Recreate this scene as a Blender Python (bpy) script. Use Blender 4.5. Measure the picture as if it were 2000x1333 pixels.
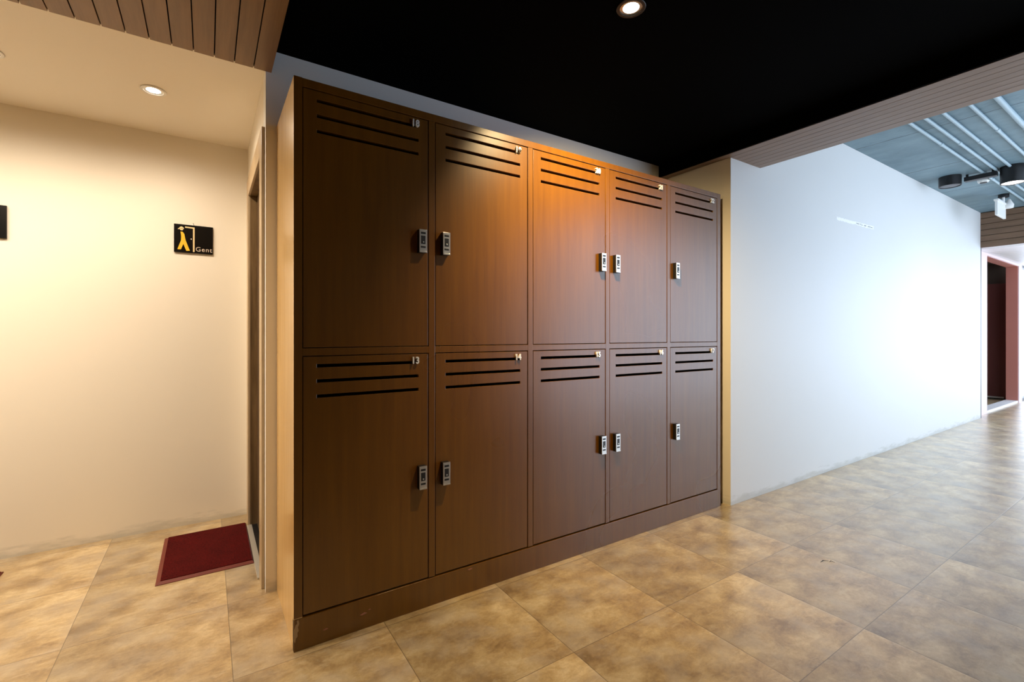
import bpy, bmesh, math, random
from mathutils import Vector, Matrix
S = bpy.context.scene
for o in list(bpy.data.objects): bpy.data.objects.remove(o)
C = S.collection
random.seed(7)

# ---------------------------------------------------------------- camera
F_PX = 907.8
cd = bpy.data.cameras.new('camera'); cam = bpy.data.objects.new('camera', cd); C.objects.link(cam)
cd.sensor_width = 36; cd.lens = F_PX / 2000 * 36; cd.shift_y = -13.5 / 2000
cd.clip_start = .02; cd.clip_end = 200
cam.location = (0, 0, 1.2); cam.rotation_euler = (math.pi/2, 0, math.radians(56.758 - 90))
S.camera = cam
S.view_settings.view_transform = 'Standard'; S.view_settings.look = 'None'
S.view_settings.gamma = 1; S.view_settings.use_curve_mapping = False
S.view_settings.exposure = 0.0
cy = S.cycles
cy.use_denoising = True; cy.max_bounces = 10; cy.diffuse_bounces = 6; cy.glossy_bounces = 4
cy.sample_clamp_indirect = 6; cy.caustics_reflective = False; cy.caustics_refractive = False

# ---------------------------------------------------------------- sky and daylight
SKY = (0.69, 0.82, 1.0); SKY_STRENGTH = 5.1
w = bpy.data.worlds.new('world'); S.world = w; w.use_nodes = True
bg = w.node_tree.nodes['Background']; bg.inputs[0].default_value = (*SKY, 1); bg.inputs[1].default_value = SKY_STRENGTH

WX0, WX1, WY, WZ = 3.9, 13.5, -1.25, 2.9        # glazed side of the corridor
def portal(name, loc, rot, sx, sy):
    l = bpy.data.lights.new(name, 'AREA'); l.shape = 'RECTANGLE'; l.size = sx; l.size_y = sy
    l.cycles.is_portal = True
    o = bpy.data.objects.new(name, l); C.objects.link(o); o.location = loc; o.rotation_euler = rot
portal('window_portal', ((WX0+WX1)/2, WY+.02, 1.45), (math.pi/2, 0, 0), WX1-WX0, WZ)
portal('window_portal', (WX1-.02, (WY+1.95)/2, 1.45), (math.pi/2, 0, math.pi/2), 1.95-WY, 2.9)

WARM = (1.0, 0.84, 0.65)
P_ALCOVE = 31      # each downlight in the cream ceiling
P_LOCKER = 250      # downlight in the black ceiling

# ---------------------------------------------------------------- material helpers
def mat(name, col, rough=.6, metal=0, spec=.5, emit=None, es=0):
    m = bpy.data.materials.new(name); m.use_nodes = True
    b = m.node_tree.nodes['Principled BSDF']
    b.inputs['Base Color'].default_value = (*col, 1); b.inputs['Roughness'].default_value = rough
    b.inputs['Metallic'].default_value = metal; b.inputs['Specular IOR Level'].default_value = spec
    if emit: b.inputs['Emission Color'].default_value = (*emit, 1); b.inputs['Emission Strength'].default_value = es
    return m
class NT:
    def __init__(s, m): s.m = m; s.t = m.node_tree; s.b = s.t.nodes['Principled BSDF']
    def n(s, ty, **kw):
        x = s.t.nodes.new(ty)
        for k, v in kw.items(): setattr(x, k, v)
        return x
    def l(s, a, b): s.t.links.new(a, b)
    def math(s, op, a, b=None, c=None):
        x = s.n('ShaderNodeMath', operation=op)
        for i, v in enumerate((a, b, c)):
            if v is None: continue
            if isinstance(v, (int, float)): x.inputs[i].default_value = v
            else: s.l(v, x.inputs[i])
        return x.outputs[0]
    def noise(s, vec, scale, detail=3, rough=.5, dist=0):
        x = s.n('ShaderNodeTexNoise'); x.inputs['Scale'].default_value = scale; x.inputs['Detail'].default_value = detail
        x.inputs['Roughness'].default_value = rough; x.inputs['Distortion'].default_value = dist
        s.l(vec, x.inputs['Vector']); return x.outputs['Fac']
    def map(s, vec, scale=(1,1,1), loc=(0,0,0)):
        x = s.n('ShaderNodeMapping'); x.inputs['Scale'].default_value = scale; x.inputs['Location'].default_value = loc
        s.l(vec, x.inputs['Vector']); return x.outputs[0]
    def ramp(s, fac, stops):
        x = s.n('ShaderNodeValToRGB'); e = x.color_ramp.elements
        while len(e) < len(stops): e.new(.5)
        for i, (p, c) in enumerate(stops): e[i].position = p; e[i].color = (*c, 1)
        s.l(fac, x.inputs[0]); return x.outputs[0]
    def mix(s, fac, a, b, bt='MIX'):
        x = s.n('ShaderNodeMix', data_type='RGBA', blend_type=bt)
        for i, v in ((0, fac), (6, a), (7, b)):
            if isinstance(v, (int, float)): x.inputs[i].default_value = v
            elif isinstance(v, tuple): x.inputs[i].default_value = (*v, 1)
            else: s.l(v, x.inputs[i])
        return x.outputs[2]
    def bump(s, h, strength, dist=.01):
        x = s.n('ShaderNodeBump'); x.inputs['Strength'].default_value = strength; x.inputs['Distance'].default_value = dist
        s.l(h, x.inputs['Height']); s.l(x.outputs[0], s.b.inputs['Normal'])
def geo(nt): return nt.n('ShaderNodeNewGeometry').outputs['Position']

# tiled vinyl floor: every tile carries nearly the same print
def floor_material():
    m = mat('floor_tiles', (.4,.3,.2), .3); nt = NT(m); P = geo(nt)
    T = .54
    sep = nt.n('ShaderNodeSeparateXYZ'); nt.l(P, sep.inputs[0])
    x = nt.math('DIVIDE', nt.math('SUBTRACT', sep.outputs[0], .075 - 20*T), T)
    y = nt.math('DIVIDE', nt.math('SUBTRACT', sep.outputs[1], .797 - 20*T), T)
    fx = nt.math('FRACT', x); fy = nt.math('FRACT', y)
    ix = nt.math('FLOOR', x); iy = nt.math('FLOOR', y)
    idv = nt.n('ShaderNodeCombineXYZ'); nt.l(ix, idv.inputs[0]); nt.l(iy, idv.inputs[1])
    wn = nt.n('ShaderNodeTexWhiteNoise', noise_dimensions='3D'); nt.l(idv.outputs[0], wn.inputs['Vector'])
    loc = nt.n('ShaderNodeCombineXYZ'); nt.l(fx, loc.inputs[0]); nt.l(fy, loc.inputs[1])
    # four different prints
    nt.l(nt.math('MULTIPLY', nt.math('FLOOR', nt.math('MULTIPLY', wn.outputs['Value'], 4)), 7.3), loc.inputs[2])
    L = loc.outputs[0]
    big = nt.noise(L, 2.6, 2, .5, .4)
    st = nt.noise(nt.map(L, (1.6, 3.2, 1), (3, 1, 0)), 2.2, 6, .68, .5)
    fine = nt.noise(L, 26, 6, .7, .4)
    f = nt.math('ADD', nt.math('MULTIPLY', big, .40), nt.math('ADD', nt.math('MULTIPLY', st, .38), nt.math('MULTIPLY', fine, .22)))
    col = nt.ramp(f, [(.39, (.26,.165,.072)), (.47, (.40,.272,.125)), (.53, (.51,.37,.182)), (.62, (.68,.54,.32))])
    # pale yellowish wisps and greyish clouds
    wis = nt.noise(nt.map(L, (2.0, 4.0, 1), (9, 4, 1)), 3.2, 6, .72, .8)
    k = nt.n('ShaderNodeMapRange'); k.inputs[1].default_value = .52; k.inputs[2].default_value = .74; nt.l(wis, k.inputs[0])
    col = nt.mix(nt.math('MULTIPLY', k.outputs[0], .55), col, (.66,.55,.36))
    gc = nt.noise(nt.map(L, (1,1,1), (5,5,2)), 3.4, 3, .55)
    k = nt.n('ShaderNodeMapRange'); k.inputs[1].default_value = .48; k.inputs[2].default_value = .72; nt.l(gc, k.inputs[0])
    col = nt.mix(nt.math('MULTIPLY', k.outputs[0], .5), col, (.50,.44,.36))
    v = nt.math('ADD', nt.math('MULTIPLY', wn.outputs['Value'], .14), .93)
    hs = nt.n('ShaderNodeHueSaturation'); nt.l(v, hs.inputs['Value']); nt.l(col, hs.inputs['Color'])
    # each tile is printed a little darker towards one end
    grad = nt.math('ADD', nt.math('MULTIPLY', fx, .26), .84)
    c2 = nt.mix(1.0, hs.outputs[0], nt.n('ShaderNodeCombineColor').outputs[0], 'MULTIPLY')
    cc = c2.node.inputs[7].links[0].from_node
    for i in range(3): nt.l(grad, cc.inputs[i])
    # joints
    ex = nt.math('MINIMUM', fx, nt.math('SUBTRACT', 1, fx)); ey = nt.math('MINIMUM', fy, nt.math('SUBTRACT', 1, fy))
    e = nt.math('MINIMUM', ex, ey)
    j = nt.math('LESS_THAN', e, .0023)
    out = nt.mix(nt.math('MULTIPLY', j, .75), c2, (.09,.06,.035))
    nt.l(out, nt.b.inputs['Base Color'])
    r = nt.math('ADD', nt.math('MULTIPLY', f, .14), .24); nt.l(r, nt.b.inputs['Roughness'])
    nt.b.inputs['Specular IOR Level'].default_value = .9
    nt.b.inputs['Coat Weight'].default_value = .8; nt.b.inputs['Coat Roughness'].default_value = .36
    h = nt.math('ADD', nt.math('MULTIPLY', fine, .25), nt.math('MINIMUM', nt.math('MULTIPLY', e, 80), 1))
    nt.bump(h, .22, .002)
    return m
def plaster(name, col, rough=.55, spec=.35, scuff_glint=None):
    m = mat(name, col, rough, spec=spec); nt = NT(m); P = geo(nt)
    a = nt.noise(P, 2.2, 4, .55); b = nt.noise(P, 45, 3)
    c = nt.mix(nt.math('MULTIPLY', a, .10), col, tuple(x*.8 for x in col))
    # grimy smears low on the wall
    sep = nt.n('ShaderNodeSeparateXYZ'); nt.l(P, sep.inputs[0])
    g = nt.noise(nt.map(P, (3, 3, 14)), 2.0, 5, .6)
    mr = nt.n('ShaderNodeMapRange'); mr.inputs[1].default_value = -.02; mr.inputs[2].default_value = .02; mr.inputs[4].default_value = .38
    nt.l(nt.math('SUBTRACT', nt.math('SUBTRACT', nt.math('MULTIPLY', g, .16), .048), sep.outputs[2]), mr.inputs[0]); low = mr.outputs[0]
    c = nt.mix(low, c, (.34,.34,.29))
    if scuff_glint:
        x0, x1, z0, z1 = scuff_glint    # a scuffed streak, its glossy highlight painted in pale
        t = nt.math('DIVIDE', nt.math('SUBTRACT', sep.outputs[0], x0), x1-x0)
        zc = nt.math('ADD', nt.math('MULTIPLY', t, z1-z0), z0)
        d = nt.math('ABSOLUTE', nt.math('SUBTRACT', sep.outputs[2], zc))
        inx = nt.math('LESS_THAN', nt.math('ABSOLUTE', nt.math('SUBTRACT', t, .5)), .5)
        wob = nt.noise(nt.map(P, (9, 1, 30)), 3, 3)
        k = nt.math('MULTIPLY', inx, nt.math('LESS_THAN', d, nt.math('MULTIPLY', wob, .028)))
        c = nt.mix(nt.math('MULTIPLY', k, .85), c, (.97,.97,.97))
        k2 = nt.math('MULTIPLY', nt.math('LESS_THAN', d, .006), nt.math('LESS_THAN', nt.math('ABSOLUTE', nt.math('SUBTRACT', t, .74)), .24))
        c = nt.mix(nt.math('MULTIPLY', k2, nt.math('GREATER_THAN', wob, .5)), c, (.33,.34,.35))
    nt.l(c, nt.b.inputs['Base Color'])
    nt.bump(nt.math('ADD', nt.math('MULTIPLY', a, 1.5), nt.math('MULTIPLY', b, .1)), .12, .01)
    return m
def wood(name, c0, c1, rough=.35, axis='z', spec=.5, scale=1, coat=0):
    m = mat(name, c0, rough, spec=spec); nt = NT(m); P = geo(nt)
    k = {'z': (14, 14, .7), 'x': (.7, 14, 14), 'y': (14, .7, 14)}[axis]
    g = nt.noise(nt.map(P, tuple(v*scale for v in k)), 2.2, 6, .62, .25)
    g2 = nt.noise(nt.map(P, tuple(v*scale*5 for v in k)), 3, 3, .6)
    big = nt.noise(P, 1.3, 2)
    f = nt.math('ADD', nt.math('MULTIPLY', g, .62), nt.math('ADD', nt.math('MULTIPLY', g2, .2), nt.math('MULTIPLY', big, .18)))
    nt.l(nt.ramp(f, [(.38, c0), (.62, c1)]), nt.b.inputs['Base Color'])
    nt.l(nt.math('ADD', nt.math('MULTIPLY', big, .14), rough-.07), nt.b.inputs['Roughness'])
    nt.b.inputs['Coat Weight'].default_value = coat; nt.b.inputs['Coat Roughness'].default_value = .25
    nt.bump(g2, .04, .002)
    return m
M = {}
M['floor'] = floor_material()
M['cream'] = plaster('cream_plaster', (.86,.805,.70))
M['white'] = plaster('white_plaster', (.72,.73,.73), .5, scuff_glint=(4.70, 5.50, 2.235, 2.248))
M['grey_wall'] = plaster('alcove_plaster', (.86,.86,.85))
M['cream_ceiling'] = plaster('cream_ceiling_paint', (.86,.805,.70), .6)
M['locker'] = wood('locker_wood', (.108,.039,.001), (.148,.057,.002), .29, spec=.75)
M['locker_side_lit'] = wood('locker_side_lit_wood', (.58,.36,.13), (.70,.47,.20), .24, spec=.9)  # locker wood made far lighter, the lamplight on this side is in its colour
M['slat'] = wood('slat_wood', (.165,.085,.030), (.23,.125,.050), .42, 'y')
M['slat_far'] = wood('beam_slat_wood', (.20,.13,.09), (.27,.18,.125), .42, 'y')
M['bulkhead'] = wood('bulkhead_wood', (.13,.075,.042), (.19,.11,.065), .5, 'y')
M['casing'] = wood('door_casing_wood', (.40,.29,.17), (.54,.41,.25), .35)
M['jamb'] = wood('door_jamb_wood', (.085,.05,.022), (.25,.16,.075), .3)
M['leaf'] = wood('door_leaf_wood', (.06,.035,.018), (.11,.065,.03), .35)
M['black_paint'] = mat('black_ceiling_paint', (.0006,.0006,.0007), .9, spec=.03)
M['black'] = mat('black_plastic', (.008,.008,.009), .4)
M['black_gap'] = mat('black_backing', (.006,.005,.004), .9, spec=.1)
M['silver'] = mat('brushed_silver', (.62,.61,.58), .32, .85)
M['digit'] = mat('polished_digit', (.88,.88,.86), .3, .25)
M['whiteplastic'] = mat('white_plastic', (.8,.8,.78), .4)
M['salmon'] = mat('salmon_paint', (.50,.19,.15), .42)
M['salmon_overexposed'] = mat('salmon_paint_overexposed', (.72,.58,.63), .4)
M['darkred'] = mat('dark_red_paint', (.13,.03,.025), .5)
M['darkbrown'] = mat('dark_brown_paint', (.05,.03,.018), .6)
M['alu'] = mat('aluminium', (.62,.60,.55), .4, .6)
M['white_soffit'] = mat('white_soffit_paint', (.80,.79,.80), .45)
M['frame'] = mat('window_frame_paint', (.10,.10,.11), .45)
M['conduit'] = mat('painted_conduit', (.33,.44,.50), .45)
M['bare'] = mat('bare_chipped_wood', (.33,.21,.09), .8)
M['chip'] = mat('bare_wood_nick', (.30,.12,.06), .8)
M['yellow'] = mat('yellow_print', (.80,.49,.02), .5)
M['pale'] = mat('pale_yellow_print', (.80,.62,.33), .5)
M['lettering'] = mat('beige_lettering', (.62,.50,.40), .5)
M['signblack'] = mat('sign_black_acrylic', (.006,.005,.004), .22)
M['rim'] = mat('mat_rubber_rim', (.15,.018,.008), .5)
M['scrap'] = mat('dark_scrap', (.03,.025,.02), .7)
M['warm_emit'] = mat('warm_lamp', (1,1,1), emit=(1,.86,.66), es=22)
M['cool_emit'] = mat('cool_lamp', (1,1,1), emit=(1,.92,.84), es=7)
M['reflector'] = mat('lamp_reflector', (.75,.72,.66), .25, .6)
def pile():
    m = mat('red_mat_pile', (.16,.006,.006), .9, spec=.1); nt = NT(m); P = geo(nt)
    a = nt.noise(P, 160, 4, .7); b = nt.noise(P, 9, 3)
    f = nt.math('ADD', nt.math('MULTIPLY', a, .8), nt.math('MULTIPLY', b, .2))
    nt.l(nt.ramp(f, [(.36, (.040,.002,.002)), (.66, (.135,.006,.006))]), nt.b.inputs['Base Color'])
    nt.bump(a, 1.0, .006); return m
M['pile'] = pile()
def slab():
    m = mat('blue_grey_slab', (.2,.3,.36), .6); nt = NT(m); P = geo(nt)
    a = nt.noise(P, 1.6, 5, .6); b = nt.noise(nt.map(P, (3, 1.6, 1)), 1.5, 5, .65)
    col = nt.ramp(nt.math('ADD', nt.math('MULTIPLY', a, .5), nt.math('MULTIPLY', b, .5)), [(.35, (.115,.185,.225)), (.62, (.19,.285,.335))])
    sep = nt.n('ShaderNodeSeparateXYZ'); nt.l(P, sep.inputs[0])
    wob = nt.math('MULTIPLY', nt.noise(P, 5, 3), .05)
    fr = nt.math('FRACT', nt.math('DIVIDE', nt.math('ADD', sep.outputs[0], nt.math('ADD', wob, .38)), 1.22))
    ln = nt.math('LESS_THAN', nt.math('ABSOLUTE', nt.math('SUBTRACT', fr, .5)), nt.math('MULTIPLY', nt.noise(P, 9, 4), .008))
    sp = nt.math('GREATER_THAN', nt.noise(P, 14, 3, .6), .72)
    col = nt.mix(nt.math('MAXIMUM', ln, nt.math('MULTIPLY', sp, .6)), col, (.03,.05,.06))
    nt.l(col, nt.b.inputs['Base Color']); nt.bump(nt.math('ADD', a, b), .5, .02); return m
M['slab'] = slab()
def glass():
    m = bpy.data.materials.new('window_glass'); m.use_nodes = True; t = m.node_tree; t.nodes.clear()
    o = t.nodes.new('ShaderNodeOutputMaterial'); mx = t.nodes.new('ShaderNodeMixShader'); tr = t.nodes.new('ShaderNodeBsdfTransparent'); g = t.nodes.new('ShaderNodeBsdfGlossy')
    g.inputs['Roughness'].default_value = .02; mx.inputs[0].default_value = .06
    t.links.new(tr.outputs[0], mx.inputs[1]); t.links.new(g.outputs[0], mx.inputs[2]); t.links.new(mx.outputs[0], o.inputs[0]); return m
M['glass'] = glass()

# ---------------------------------------------------------------- mesh helpers
def new_bm(): return bmesh.new()
def bx(bm, x0, x1, y0, y1, z0, z1, mi=0):
    v = [bm.verts.new(p) for p in ((x0,y0,z0),(x1,y0,z0),(x1,y1,z0),(x0,y1,z0),(x0,y0,z1),(x1,y0,z1),(x1,y1,z1),(x0,y1,z1))]
    for f in ((0,3,2,1),(4,5,6,7),(0,1,5,4),(1,2,6,5),(2,3,7,6),(3,0,4,7)):
        bm.faces.new([v[i] for i in f]).material_index = mi
def lathe(bm, prof, cx, cy, n=32, mi=0, close=False, flip=False):
    rings = []
    for r, z in prof:
        if r < 1e-6: rings.append([bm.verts.new((cx, cy, z))])
        else: rings.append([bm.verts.new((cx+r*math.cos(2*math.pi*i/n), cy+r*math.sin(2*math.pi*i/n), z)) for i in range(n)])
    for a, b in zip(rings, rings[1:]):
        for i in range(n):
            j = (i+1) % n
            vs = [a[i % len(a)], a[j % len(a)], b[j % len(b)], b[i % len(b)]]
            u = []
            for q in vs:
                if q not in u: u.append(q)
            if len(u) > 2: bm.faces.new(u).material_index = mi
def tube(bm, pts, r, n=12, mi=0):
    rings = []
    for k, p in enumerate(pts):
        p = Vector(p); a = Vector(pts[max(k-1, 0)]); b = Vector(pts[min(k+1, len(pts)-1)])
        d = (b-a).normalized(); u = d.orthogonal().normalized(); v = d.cross(u)
        if rings: # keep the frame steady
            u = (pu - d*pu.dot(d)).normalized(); v = d.cross(u)
        pu = u
        rings.append([bm.verts.new(p + u*r*math.cos(2*math.pi*i/n) + v*r*math.sin(2*math.pi*i/n)) for i in range(n)])
    for a, b in zip(rings, rings[1:]):
        for i in range(n): bm.faces.new([a[i], a[(i+1)%n], b[(i+1)%n], b[i]]).material_index = mi
    for rg in (rings[0], rings[-1]): bm.faces.new(rg).material_index = mi
def prism_y(bm, pts, y0, y1, mi=0):   # outline in (x, z) given thickness along y
    a = [bm.verts.new((x, y0, z)) for x, z in pts]; b = [bm.verts.new((x, y1, z)) for x, z in pts]
    bm.faces.new(a).material_index = mi; bm.faces.new(b[::-1]).material_index = mi
    n = len(pts)
    for i in range(n): bm.faces.new([a[i], b[i], b[(i+1)%n], a[(i+1)%n]]).material_index = mi
def build(name, bm, mats, parent=None, bevel=0, smooth=False, base=None):
    bmesh.ops.recalc_face_normals(bm, faces=bm.faces)
    org = Vector((0,0,0))
    if parent is not None: org = Vector(parent['_o'])
    elif base is not None: org = Vector(base)
    if org.length: bmesh.ops.translate(bm, verts=bm.verts, vec=-org)
    me = bpy.data.meshes.new(name); bm.to_mesh(me); bm.free()
    for m in (mats if isinstance(mats, (list, tuple)) else [mats]): me.materials.append(M[m])
    if smooth:
        for p in me.polygons: p.use_smooth = True
        me.set_sharp_from_angle(angle=math.radians(35))
    o = bpy.data.objects.new(name, me); C.objects.link(o)
    if parent is not None:
        o.parent = parent; o['_o'] = tuple(org)
    else: o.location = org; o['_o'] = tuple(org)
    if bevel:
        md = o.modifiers.new('bevel', 'BEVEL'); md.width = bevel; md.segments = 2; md.limit_method = 'ANGLE'
    return o
def tag(o, label, cat, group=None):
    o['label'] = label; o['category'] = cat
    if group: o['group'] = group
    return o
def thing(name, loc, label, cat, group=None):
    o = bpy.data.objects.new(name, None); C.objects.link(o); o.location = loc; o['_o'] = tuple(loc)
    o.empty_display_size = .1
    return tag(o, label, cat, group)
def struct(name, bm, mats, label=None, **k):
    o = build(name, bm, mats, **k); 
    if k.get('parent') is None: o['kind'] = 'structure'
    if label: o['label'] = label
    return o
def boxes(name, bs, mats, **k):
    bm = new_bm()
    for b in bs: bx(bm, *b)
    return struct(name, bm, mats, **k)
def text_bm(s, size, depth, x, z, y, bold=0, align='LEFT', sx=1.0):
    """upright lettering in the XZ plane reading towards +X, seen from -Y"""
    c = bpy.data.curves.new('t', 'FONT'); c.body = s; c.size = size; c.extrude = depth/2; c.offset = bold; c.align_x = align; c.space_character = 1.12
    o = bpy.data.objects.new('t', c); C.objects.link(o)
    dg = bpy.context.evaluated_depsgraph_get(); me = bpy.data.meshes.new_from_object(o.evaluated_get(dg))
    bpy.data.objects.remove(o)
    bm = new_bm(); bm.from_mesh(me); bpy.data.meshes.remove(me)
    bm.transform(Matrix.Translation((x, y, z)) @ Matrix.Rotation(math.pi/2, 4, 'X') @ Matrix.Diagonal((sx, 1, 1, 1)))
    return bm

# ---------------------------------------------------------------- the setting
XL, XR, YF, YW = -3.6, 13.5, 1.88, 3.56
boxes('floor', [(XL-.1, XR+.1, WY-.1, 4.6, -.1, 0)], 'floor', label='beige stone-look vinyl tile floor')
DX = .2265    # face of the wall with the restroom door
ZC, ZB, ZS = 2.43, 2.524, 2.93
boxes('wall_left', [(XL, DX+.08, YW, YW+.1, 0, 2.6)], 'cream', label='cream plaster wall of the restroom lobby')
boxes('wall_back', [(DX, 3.06, 2.43, 2.53, 0, 2.62)], 'grey_wall', label='grey wall behind and above the lockers')
boxes('wall_alcove', [(3.06, 3.10, YF+.002, 2.43, 0, 2.62)], 'cream', label='narrow cream return wall at the right end of the lockers')
bm = new_bm(); bx(bm, 3.062, 9.215, YF, YF+.07, 0, ZS)
struct('wall_right', bm, 'white', label='long white wall lit by daylight')
JY0, JY1, JZ = 2.58, 3.33, 2.065
boxes('wall_doorway', [(DX, DX+.075, 2.53, JY0-.02, 0, 2.6), (DX, DX+.075, JY1+.02, YW, 0, 2.6), (DX, DX+.075, JY0-.02, JY1+.02, JZ+.02, 2.6)], 'cream', label='short cream wall holding the restroom door')
boxes('wall_end', [(XL-.1, XL, WY, YW+.1, 0, 2.9)], 'cream')
boxes('wall_rear', [(XL, WX0, WY-.1, WY, 0, 3.0)], 'darkbrown')
boxes('ceiling', [(XL, DX-.0005, 2.434, YW, ZC, ZC+.1)], 'cream_ceiling', label='cream ceiling of the restroom lobby')
boxes('ceiling', [(.25, 2.99, WY, 2.43, ZB, ZB+.08)], 'black_paint', label='black painted ceiling over the lockers')
boxes('ceiling', [(3.43, 9.215, WY, YF, ZS, ZS+.1)], 'slab', label='blue-grey painted concrete slab')
boxes('ceiling', [(9.215+.1, XR, WY, 1.95, 2.44, 2.52)] , 'white_soffit', label='white boarded ceiling at the far end')
# slatted soffit at upper left: boards running away from the camera over a dark backing
bm = new_bm(); bx(bm, XL, .25, WY, 2.43, 2.436, 2.6, 1)
x = .25
while x > XL + .08:
    bx(bm, x-.0755+.0045, x, WY, 2.43, 2.42, 2.437, 0); x -= .0755
struct('trim_1', bm, ['slat', 'black_gap'], label='brown wooden slat soffit at upper left')
# slatted beam between the black ceiling and the slab
bm = new_bm(); bx(bm, 2.992, 3.428, WY, 2.43, 2.447, 2.95, 1)
n = 7; wd = .44/n
for i in range(n): bx(bm, 2.99+i*wd+(.0 if i == 0 else .0035), 2.99+(i+1)*wd, WY, YF if 2.99+i*wd > 3.05 else 2.43, 2.435, 2.447, 0)
bx(bm, 3.43, 3.44, WY, YF, 2.435, ZS, 0)
bx(bm, 2.975, 2.9905, WY, 2.43, 2.437, 2.53, 1)
struct('trim_2', bm, ['slat_far', 'black_paint'], label='slatted wooden beam crossing under the slab')
# bulkhead at the far end, horizontal boards
bm = new_bm(); bx(bm, 9.235, 9.315, WY, 1.95, 2.44, 2.95, 1)
n = 6; hh = (2.93-2.44)/n
for i in range(n): bx(bm, 9.217, 9.236, WY, 1.95, 2.432+i*hh+(.006 if i else 0), 2.432+(i+1)*hh, 0)
struct('trim_3', bm, ['bulkhead', 'black_gap'], label='brown boarded bulkhead at the far end of the slab')
# faint board lines on the white far ceiling
bm = new_bm()
for i in range(18): bx(bm, 9.4+i*.22, 9.4+i*.22+.213, WY, 1.95, 2.428, 2.44)
struct('trim_4', bm, 'white_soffit', label='white ceiling boards at the far end')
# windows (glazed side behind the camera's right, far end, and the pane beyond the salmon portal)
def window(name, a, b, fixed, z1, along, nx, label=None):
    bm = new_bm(); g = new_bm(); t = .03
    def q(bmx, u0, u1, w0, w1, z0, z1):
        if along == 'x': bx(bmx, u0, u1, fixed+w0, fixed+w1, z0, z1)
        else: bx(bmx, fixed+w0, fixed+w1, u0, u1, z0, z1)
    q(bm, a, b, -t, t, 0, .05); q(bm, a, b, -t, t, z1-.05, z1)
    for i in range(nx+1):
        u = a + (b-a)*i/nx; u0 = min(max(u-.025, a), b-.05); q(bm, u0, u0+.05, -t, t, .05, z1-.05)
    q(g, a+.05, b-.05, -.004, .004, .05, z1-.05)
    o = struct(name, bm, 'frame', label=label)
    struct('pane', g, 'glass', parent=o)
    return o
window('window_1', WX0, WX1, WY-.05, 2.93, 'x', 6, 'tall glazing along the daylight side of the corridor')
window('window_2', WY, 1.95, WX1+.05, 2.44, 'y', 3, 'glazing closing the far end of the corridor')
window('window_3', 12.12, WX1, 1.985, 2.44, 'x', 1, 'bright glass panel beyond the salmon portal')
boxes('wall_far', [(WX1+.02, WX1+.12, WY, 1.95, 2.44, 2.95)], 'white_soffit')
# salmon portal and passage behind it
YP = 1.95
bm = new_bm()
bx(bm, 9.29, 9.86, YP, YP+.15, 0, 2.44); bx(bm, 11.87, 12.12, YP, YP+.15, 0, 2.44); bx(bm, 9.86, 11.87, YP, YP+.15, 2.385, 2.44)
d2 = struct('door_2', bm, 'salmon', label='salmon painted portal frame at the far end', bevel=.004)
bm = new_bm(); bx(bm, 9.30, 9.855, YP-.012, YP, 0, 2.425); bx(bm, 11.875, 12.11, YP-.012, YP, 0, 2.425); bx(bm, 9.855, 11.875, YP-.012, YP, 2.39, 2.425)  # front faces of the salmon frame recoloured pale, imitating overexposure
struct('overexposed_front', bm, 'salmon_overexposed', parent=d2)['label'] = 'salmon front face of the portal, coloured pale pink as overexposed'
boxes('wall_passage', [(9.7, 9.8, YP+.15, 4.5, 0, 2.5), (9.7, 12.3, 4.4, 4.5, 0, 2.5), (12.22, 12.3, YP+.15, 4.4, 0, 2.5)], 'darkbrown')
boxes('ceiling', [(9.7, 12.3, YP+.15, 4.5, 2.5, 2.56)], 'darkbrown')
boxes('trim_5', [(9.86, 11.87, YP, YP+.15, 0, .035)], 'white_soffit', label='pale raised sill of the salmon portal')
bm = new_bm(); bx(bm, 12.18, 12.22, 2.14, 3.1, .02, 2.13)
d3 = struct('door_3', bm, 'darkred', label='dark red door inside the far passage', bevel=.004)
bm = new_bm(); bx(bm, 12.165, 12.185, 2.18, 3.06, .02, .05); struct('threshold_bar', bm, 'alu', parent=d3)
boxes('trim_6', [(9.2152, 9.288, YF+.005, YF+.05, 0, 2.44)], 'frame', label='dark joint strip at the end of the white wall')

# restroom door: casing, dark jamb lining, leaf, threshold
dr = boxes('door_1', [(.262, .297, JY0, JY1, .012, JZ)], 'leaf', label='brown wooden restroom door')
CX = .212
bm = new_bm()
bx(bm, CX, DX, 2.47, JY0, .0, 2.178); bx(bm, CX, DX, JY1, 3.44, 0, 2.178); bx(bm, CX, DX, JY0, JY1, JZ, 2.178)
struct('casing', bm, 'casing', parent=dr, bevel=.003)['label'] = 'pale wooden casing'
bm = new_bm()
bx(bm, CX+.001, .30, JY0-.02, JY0-.0005, 0, JZ+.02); bx(bm, CX+.001, .30, JY1+.0005, JY1+.02, 0, JZ+.02); bx(bm, CX+.001, .30, JY0, JY1, JZ+.0005, JZ+.02)
struct('jamb', bm, 'jamb', parent=dr)['label'] = 'dark brown jamb lining'
bm = new_bm(); bx(bm, .205, .232, JY0, JY1, 0, .008); struct('threshold', bm, 'alu', parent=dr)['label'] = 'grey metal threshold strip'
bm = new_bm(); bx(bm, .232, .262, JY0, JY1, 0, .006); struct('sill', bm, 'black', parent=dr)

# ---------------------------------------------------------------- locker cabinet
YL = 1.915
X0, X1 = .272, 2.995
cab = thing('locker_cabinet', (X0, YL, 0), 'long brown wooden bank of ten numbered lockers standing in the alcove', 'locker cabinet')
DIV = [(.8165,.8465), (1.352,1.382), (1.8915,1.9215), (2.426,2.456)]
bm = new_bm(); bx(bm, X0, .302, YL, 2.428, 0, 2.176)
build('side_panel', bm, ['locker_side_lit'], cab, bevel=.0012)['label'] = 'left side panel, lamplight put into its lighter wood colour'
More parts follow.
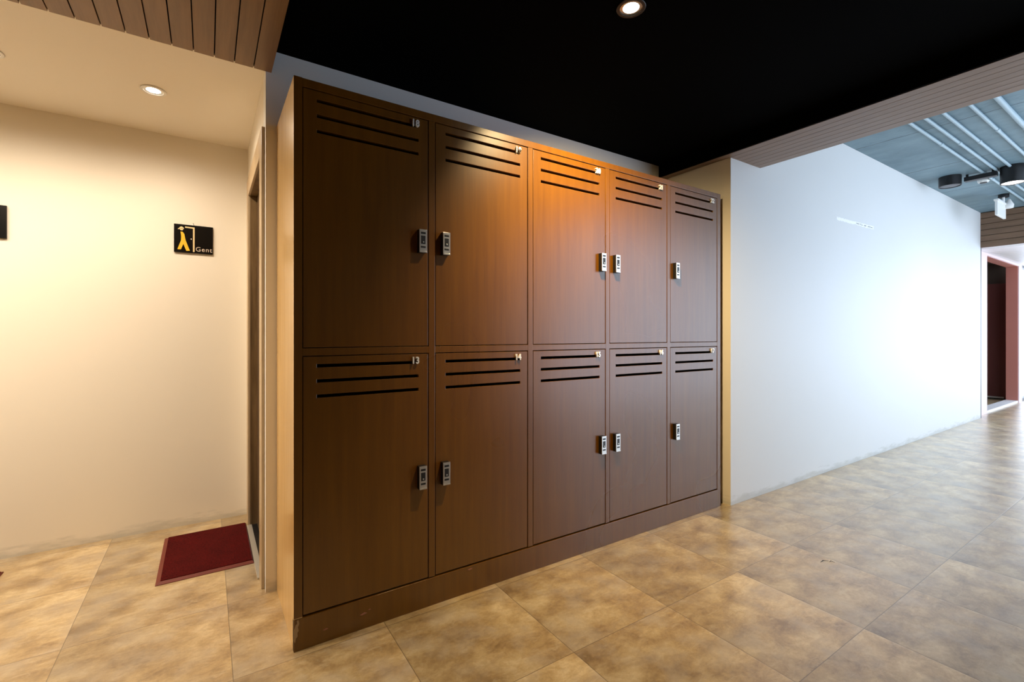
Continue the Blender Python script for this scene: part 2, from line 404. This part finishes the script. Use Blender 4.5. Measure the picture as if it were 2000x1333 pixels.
# the front edge strip of the left side panel keeps the doors' wood, without the painted lamplight
bm = new_bm(); bx(bm, X0, .302, YL-.0015, YL, .125, 2.176); build('edge_strip', bm, 'locker', cab)
bm = new_bm(); bx(bm, 2.957, X1, YL, 2.428, 0, 2.176); build('side_panel', bm, 'locker', cab, bevel=.0012)
bm = new_bm(); bx(bm, .302, 2.957, YL, 2.428, 2.144, 2.176); build('top_panel', bm, 'locker', cab, bevel=.0012)
bm = new_bm(); bx(bm, .302, 2.957, YL+.001, 2.428, 1.117, 1.146); build('shelf', bm, 'locker', cab, bevel=.0012)
bm = new_bm(); bx(bm, .302, 2.957, 2.41, 2.428, .125, 2.144); build('back_panel', bm, 'black_gap', cab)
for a, b in DIV:
    bm = new_bm(); bx(bm, a, b, YL+.0005, 2.409, .125, 2.1435); build('divider', bm, 'locker', cab, bevel=.0012)
bm = new_bm(); bx(bm, X0, 2.957, YL-.003, YL+.02, 0, .121); bx(bm, .302, 2.957, YL+.02, 2.428, .105, .121)
pl = build('plinth', bm, 'locker', cab, bevel=.0012)
bm = new_bm()
prism_y(bm, [(X0,.045),(X0+.004,.035),(X0+.007,.052),(X0+.013,.058),(X0+.012,.072),(X0+.017,.078),(X0+.014,.092),(X0+.019,.104),(X0+.016,.119),(X0+.010,.117),(X0+.011,.106),(X0+.005,.101),(X0+.002,.088),(X0,.086)], YL-.0045, YL-.0028)
build('chipped_corner', bm, 'bare', pl)
for (x, z, s) in ((.385,.05,.010),(.53,.062,.014),(.555,.072,.006),(1.02,.108,.012)):
    bm = new_bm(); prism_y(bm, [(x-s,z),(x-s*.3,z-s*.35),(x+s,z),(x+s*.2,z+s*.4)], YL-.0045, YL-.0028)
    build('nick', bm, 'chip', pl)
cols = [(.302,.8165), (.8465,1.352), (1.382,1.8915), (1.9215,2.426), (2.456,2.957)]
lock_side = ['r', 'l', 'r', 'l', 'l']
G = .0035
def make_door(ci, row):
    a, b = cols[ci]; z0, z1 = ((1.146, 2.144), (.125, 1.117))[row]
    num = (18 if row == 0 else 13) + ci
    a0, b0, zz0, zz1 = a+G, b-G, z0+G*.8, z1-G
    xs = [a0, a+.052, b-.047, b0]
    st = z1 - .040
    sl = [(st-.0065, st+.0065), (st-.0655, st-.0525), (st-.1245, st-.1115)]
    zs = [zz0] + [v for s in reversed(sl) for v in s] + [zz1]
    bm = new_bm(); V = {}
    def vv(i, j):
        if (i, j) not in V: V[i, j] = bm.verts.new((xs[i], YL+.002, zs[j]))
        return V[i, j]
    for i in range(3):
        for j in range(len(zs)-1):
            if i == 1 and j in (1, 3, 5): continue
            bm.faces.new([vv(i,j), vv(i+1,j), vv(i+1,j+1), vv(i,j+1)])
    r = bmesh.ops.extrude_face_region(bm, geom=bm.faces[:])
    bmesh.ops.translate(bm, verts=[g for g in r['geom'] if isinstance(g, bmesh.types.BMVert)], vec=(0, .018, 0))
    d = build('locker_door', bm, 'locker', cab, bevel=.0012)
    d['label'] = f"locker door numbered {num} in the {'upper' if row == 0 else 'lower'} row"
    # lock
    lx = (b-.053) if lock_side[ci] == 'r' else (a+.028)
    zt = 1.653 if row == 0 else .628
    w_, h_, p = .034, .100, .027
    bm = new_bm(); yf = YL+.002-p
    bx(bm, lx, lx+w_, yf+.004, YL+.0025, zt-h_, zt, 0)
    bx(bm, lx, lx+w_, yf, yf+.004, zt-h_, zt, 1)
    e = .0008
    bx(bm, lx+.006, lx+w_-.006, yf-e, yf, zt-.020, zt-.011, 0)
    bx(bm, lx+.007, lx+w_-.007, yf-e, yf, zt-.063, zt-.027, 0)
    bx(bm, lx+.006, lx+w_-.006, yf-e, yf, zt-.080, zt-.072, 0)
    bx(bm, lx+.014, lx+w_-.014, yf-.003, yf-e, zt-.058, zt-.052, 1)
    bx(bm, lx, lx+w_, yf-.0015, yf, zt-h_, zt-h_+.006, 1)
    lk = build('lock', bm, ['black', 'silver'], d, bevel=.0006)
    # number
    bm = text_bm(str(num), .040, .0095, b-.046, st-.004, YL-.0035, .0012, 'RIGHT', .84)
    ft = new_bm(); me = bpy.data.meshes.new('x'); bm.to_mesh(me); bm.free(); ft.from_mesh(me); bpy.data.meshes.remove(me)
    build('locker_number', ft, 'digit', d)['label'] = f'raised metal number {num}'
for row in (0, 1):
    for ci in range(5): make_door(ci, row)

# ---------------------------------------------------------------- downlights
def downlight(x, y, z, r, label, group, power, col, angle, blend, housing, emit='warm_emit', tilt=(0, 0), soft=.03):
    t = thing('downlight', (x, y, z), label, 'downlight', group)
    bm = new_bm(); lathe(bm, [(r, z), (r*1.25, z-.001), (r*1.3, z-.004), (r*1.25, z-.006), (r, z-.006), (r, z)], x, y, 40)
    build('trim_ring', bm, housing, t, smooth=True)
    bm = new_bm(); lathe(bm, [(r, z-.001), (r*.72, z-.0025)], x, y, 40)
    build('reflector_ring', bm, 'reflector', t, smooth=True)
    bm = new_bm(); lathe(bm, [(r*.72, z-.002), (r*.5, z-.004), (0, z-.005)], x, y, 40)
    build('bulb', bm, emit, t, smooth=True)
    l = bpy.data.lights.new('lamp_glow', 'SPOT'); l.energy = power; l.color = col; l.spot_size = math.radians(angle); l.spot_blend = blend; l.shadow_soft_size = soft
    o = bpy.data.objects.new('lamp_glow', l); C.objects.link(o); o.parent = t; o.location = (0, 0, -.03)
    o.rotation_euler = (tilt[0], tilt[1], 0)
    return t
AG = 'downlights in the cream lobby ceiling'
downlight(-.227, 2.948, ZC, .042, 'round glowing downlight in the cream ceiling, left of the brown slats tip', None, P_ALCOVE, WARM, 172, .9, 'whiteplastic')
downlight(-.80, 2.93, ZC, .042, 'downlight in the cream ceiling just beyond the left edge', None, P_ALCOVE, WARM, 172, .9, 'whiteplastic')
for xx, wh in ((-1.38, 'third from the restroom door'), (-1.96, 'fourth from the restroom door'), (-2.54, 'fifth from the restroom door')):
    downlight(xx, 2.93, ZC, .042, f'downlight in the cream lobby ceiling, {wh}', None, P_ALCOVE, WARM, 172, .9, 'whiteplastic')
for xx, wh in ((-1.15, 'nearer the lockers'), (-2.15, 'farther from the lockers')):  # two unseen fill lamps, added to raise the ambient light in the lobby
    downlight(xx, 2.16, 2.418, .042, f'added fill light under the brown slat soffit, {wh}', None, 74, WARM, 162, .8, 'whiteplastic')
downlight(1.435, 1.31, ZB, .045, 'downlight set in the black ceiling in front of the lockers', None, P_LOCKER, (1, .73, .37), 118, 1.0, 'black', tilt=(.48, -.40))

# ---------------------------------------------------------------- signs
def sign(x0, x1, label):
    t = thing('restroom_sign', (x0, YW-.012, 1.71), label, 'sign')
    bm = new_bm(); bx(bm, x0, x1, YW-.012, YW, 1.71, 1.885); build('panel', bm, 'signblack', t, bevel=.0012)
    return t
sx0, sx1 = -.173, .030
sg = sign(sx0, sx1, 'black sign reading Gent with yellow walking figure beside a door')
W, Hh = sx1-sx0, .175
def U(px, pz): return (sx0 + px*W, 1.71 + pz*Hh)     # fractions of the panel
ya, yb = YW-.0135, YW-.0118
bm = new_bm()
prism_y(bm, [U(*p) for p in ((.165,.735),(.215,.735),(.26,.66),(.28,.52),(.295,.43),(.40,.075),(.31,.065),(.235,.30),(.175,.10),(.085,.095),(.175,.42),(.18,.55))], ya, yb, 0)
cx_, cz_ = .19, .845
hd = [U(cx_ + .045*math.cos(t*math.pi/8), cz_-.012 + .055*math.sin(t*math.pi/8)) for t in range(8, 17)]
prism_y(bm, hd, ya, yb, 1)
prism_y(bm, [U(*p) for p in ((.09,.815),(.13,.86),(.15,.90),(.20,.915),(.245,.875),(.25,.845),(.16,.845),(.12,.81))], ya-.0004, yb, 1)
build('figure', bm, ['yellow', 'pale'], sg)['label'] = 'yellow walking figure with a cap'
bm = new_bm()
prism_y(bm, [U(*p) for p in ((.28,.93),(.52,.925),(.52,.045),(.48,.04),(.48,.875),(.28,.885))], ya, yb)
build('door_outline', bm, 'pale', sg)['label'] = 'pale yellow door outline'
bm = new_bm(); prism_y(bm, [U(.435+.018*math.cos(k*math.pi/6), .50+.022*math.sin(k*math.pi/6)) for k in range(12)], ya, yb)
build('door_knob', bm, 'lettering', sg)
bm = text_bm('Gent', .040, .0015, U(.545,.06)[0], U(.545,.075)[1], YW-.0125, 0, 'LEFT', .98)
build('lettering', bm, 'lettering', sg)['label'] = 'beige word Gent'
bm = new_bm(); p = U(.50, .99); tube(bm, [(p[0]+.004, YW-.006, p[1]-.004), (p[0], YW-.008, p[1]+.006), (p[0]-.003, YW-.01, p[1]+.016)], .0014, 6)
build('hook', bm, 'scrap', sg)
s2 = sign(-1.085, -.895, 'black sign cut off by the left edge of the photo')

# ---------------------------------------------------------------- doormats
def doormat(x0, x1, y0, y1, label, g):
    t = thing('doormat', (x0, y0, 0), label, 'doormat', g)
    bm = new_bm(); s = .018
    o = [(x0,y0),(x1,y0),(x1,y1),(x0,y1)]; i = [(x0+s,y0+s),(x1-s*.3,y0+s),(x1-s*.3,y1-s),(x0+s,y1-s)]
    ob = [bm.verts.new((x,y,.0)) for x,y in o]; ot = [bm.verts.new((x,y,.003)) for x,y in o]; it = [bm.verts.new((x,y,.011)) for x,y in i]
    for k in range(4):
        j = (k+1)%4
        bm.faces.new([ob[k], ob[j], ot[j], ot[k]]); bm.faces.new([ot[k], ot[j], it[j], it[k]])
    bm.faces.new(it); bm.faces.new(ob[::-1])
    build('rim', bm, 'rim', t)['label'] = 'brownish red rubber rim'
    bm = new_bm(); bx(bm, i[0][0]+.001, i[1][0]-.001, i[0][1]+.001, i[2][1]-.001, .0105, .014); build('pile', bm, 'pile', t)
    return t
doormat(-.208, .204, 2.775, 3.385, 'dark red doormat lying in front of the restroom door', None)
doormat(-1.29, -.857, 2.745, 3.36, 'red mat of which only a corner shows at the left edge', None)
# scrap on the floor
bm = new_bm()
for (a, b, c, d) in ((2.695, 1.155, .05, .006),(2.735, 1.13, .022, .004)):
    p = [bm.verts.new(v) for v in ((a,b,.001),(a+c*.5,b-d,.004),(a+c,b-.018,.001),(a+c*.45,b-.002,.006))]; bm.faces.new(p)
    q = [bm.verts.new(Vector(v.co)-Vector((0,0,.001))) for v in p]; bm.faces.new(q[::-1])
    for k in range(4): bm.faces.new([p[k], p[(k+1)%4], q[(k+1)%4], q[k]])
tag(build('floor_scrap', bm, 'scrap', base=(2.7,1.15,0)), 'tiny dark scrap of litter lying on the tile floor', 'litter')

# ---------------------------------------------------------------- under the slab
cg = 'painted conduits running under the slab'
names = ['nearest the white wall', 'second from the white wall', 'third from the white wall', 'fourth from the white wall', 'farthest from the white wall']
for i, y in enumerate((1.386, 1.287, 1.180, 1.028, .886)):
    r = .0125 if i < 4 else .018
    bm = new_bm(); z = ZS-.002-r
    tube(bm, [(3.445, y, z), (9.21, y, z)], r, 14)
    t = build('conduit', bm, 'conduit', base=(3.445, y, ZS-.03), smooth=True)
    tag(t, f'pale blue-grey conduit pipe under the slab, {names[i]}', 'conduit', cg)
    for k in range(3):
        xx = 5.55 + 1.7*k + .1*(i % 3); bm = new_bm(); tube(bm, [(xx-.03, y, z), (xx+.03, y, z)], r+.003, 14)
        build('coupling', bm, 'conduit', t, smooth=True)
def can_light(x, y, r, h, z1, label, lit, lx, w=None):
    t = thing('ceiling_spotlight', (x, y, z1), label, 'spotlight')
    bm = new_bm(); lathe(bm, [(0, z1), (r, z1), (r, z1-h), (r*.93, z1-h), (r*.9, z1-h+.03), (0, z1-h+.03)], x, y, 40)
    build('housing', bm, 'black', t, smooth=True)
    bm = new_bm(); lathe(bm, [(r*.88, z1-h+.006), (r*.5, z1-h+.002), (0, z1-h+.001)], x, y, 32)
    build('lens', bm, 'cool_emit' if lit else 'frame', t, smooth=True)
    if lit:
        l = bpy.data.lights.new('lamp_glow', 'SPOT'); l.energy = lx; l.color = (1, .85, .72); l.spot_size = math.radians(120); l.spot_blend = .7; l.shadow_soft_size = .05
        o = bpy.data.objects.new('lamp_glow', l); C.objects.link(o); o.parent = t; o.location = (0, 0, -h-.01)
    return t
can_light(6.93, 1.175, .093, .175, ZS, 'black cylinder spotlight with glowing lens, hung near the conduits', True, 9)
can_light(6.83, 1.635, .095, .105, ZS, 'short black ceiling spotlight closest to the white wall', False, 9)
bm = new_bm(); bx(bm, 6.86, 6.93, 1.28, 1.53, ZS-.075, ZS-.03); bx(bm, 6.885, 6.905, 1.30, 1.32, ZS-.03, ZS); bx(bm, 6.885, 6.905, 1.50, 1.52, ZS-.03, ZS)
tag(build('lighting_track', bm, 'black', base=(6.9, 1.4, ZS-.075), bevel=.002), 'black track joining the two ceiling spotlights', 'light track')
t = thing('smoke_detector', (7.25, 1.45, ZS), 'white round detector on the slab beside the lit spotlight', 'smoke detector')
bm = new_bm(); lathe(bm, [(0, ZS-.0), (.052, ZS), (.052, ZS-.02), (.045, ZS-.035), (0, ZS-.04)], 7.25, 1.455, 8); build('cover', bm, 'whiteplastic', t)
bm = new_bm(); lathe(bm, [(0, ZS-.038), (.03, ZS-.038), (.03, ZS-.043), (0, ZS-.043)], 7.25, 1.455, 16); build('sensor', bm, 'black', t)
t = thing('hanging_sign', (8.24, 1.476, ZS), 'blank white sign panel hanging from the slab near the bulkhead', 'sign')
bm = new_bm(); lathe(bm, [(0, ZS), (.05, ZS), (.05, ZS-.04), (0, ZS-.04)], 8.24, 1.476, 20); build('ceiling_mount', bm, 'black', t, smooth=True)
bm = new_bm(); tube(bm, [(8.24, 1.476, ZS-.04), (8.24, 1.476, 2.82)], .012, 10); lathe(bm, [(.012, 2.87), (.045, 2.80), (.04, 2.76), (0, 2.76)], 8.30, 1.44, 16)
build('bracket', bm, 'whiteplastic', t, smooth=True)
bm = new_bm(); bx(bm, 7.9, 8.29, 1.464, 1.488, 2.63, 2.797); bx(bm, 7.89, 8.30, 1.455, 1.497, 2.797, 2.822); build('panel', bm, 'whiteplastic', t, bevel=.003)

for o in bpy.data.objects:
    if '_o' in o: del o['_o']
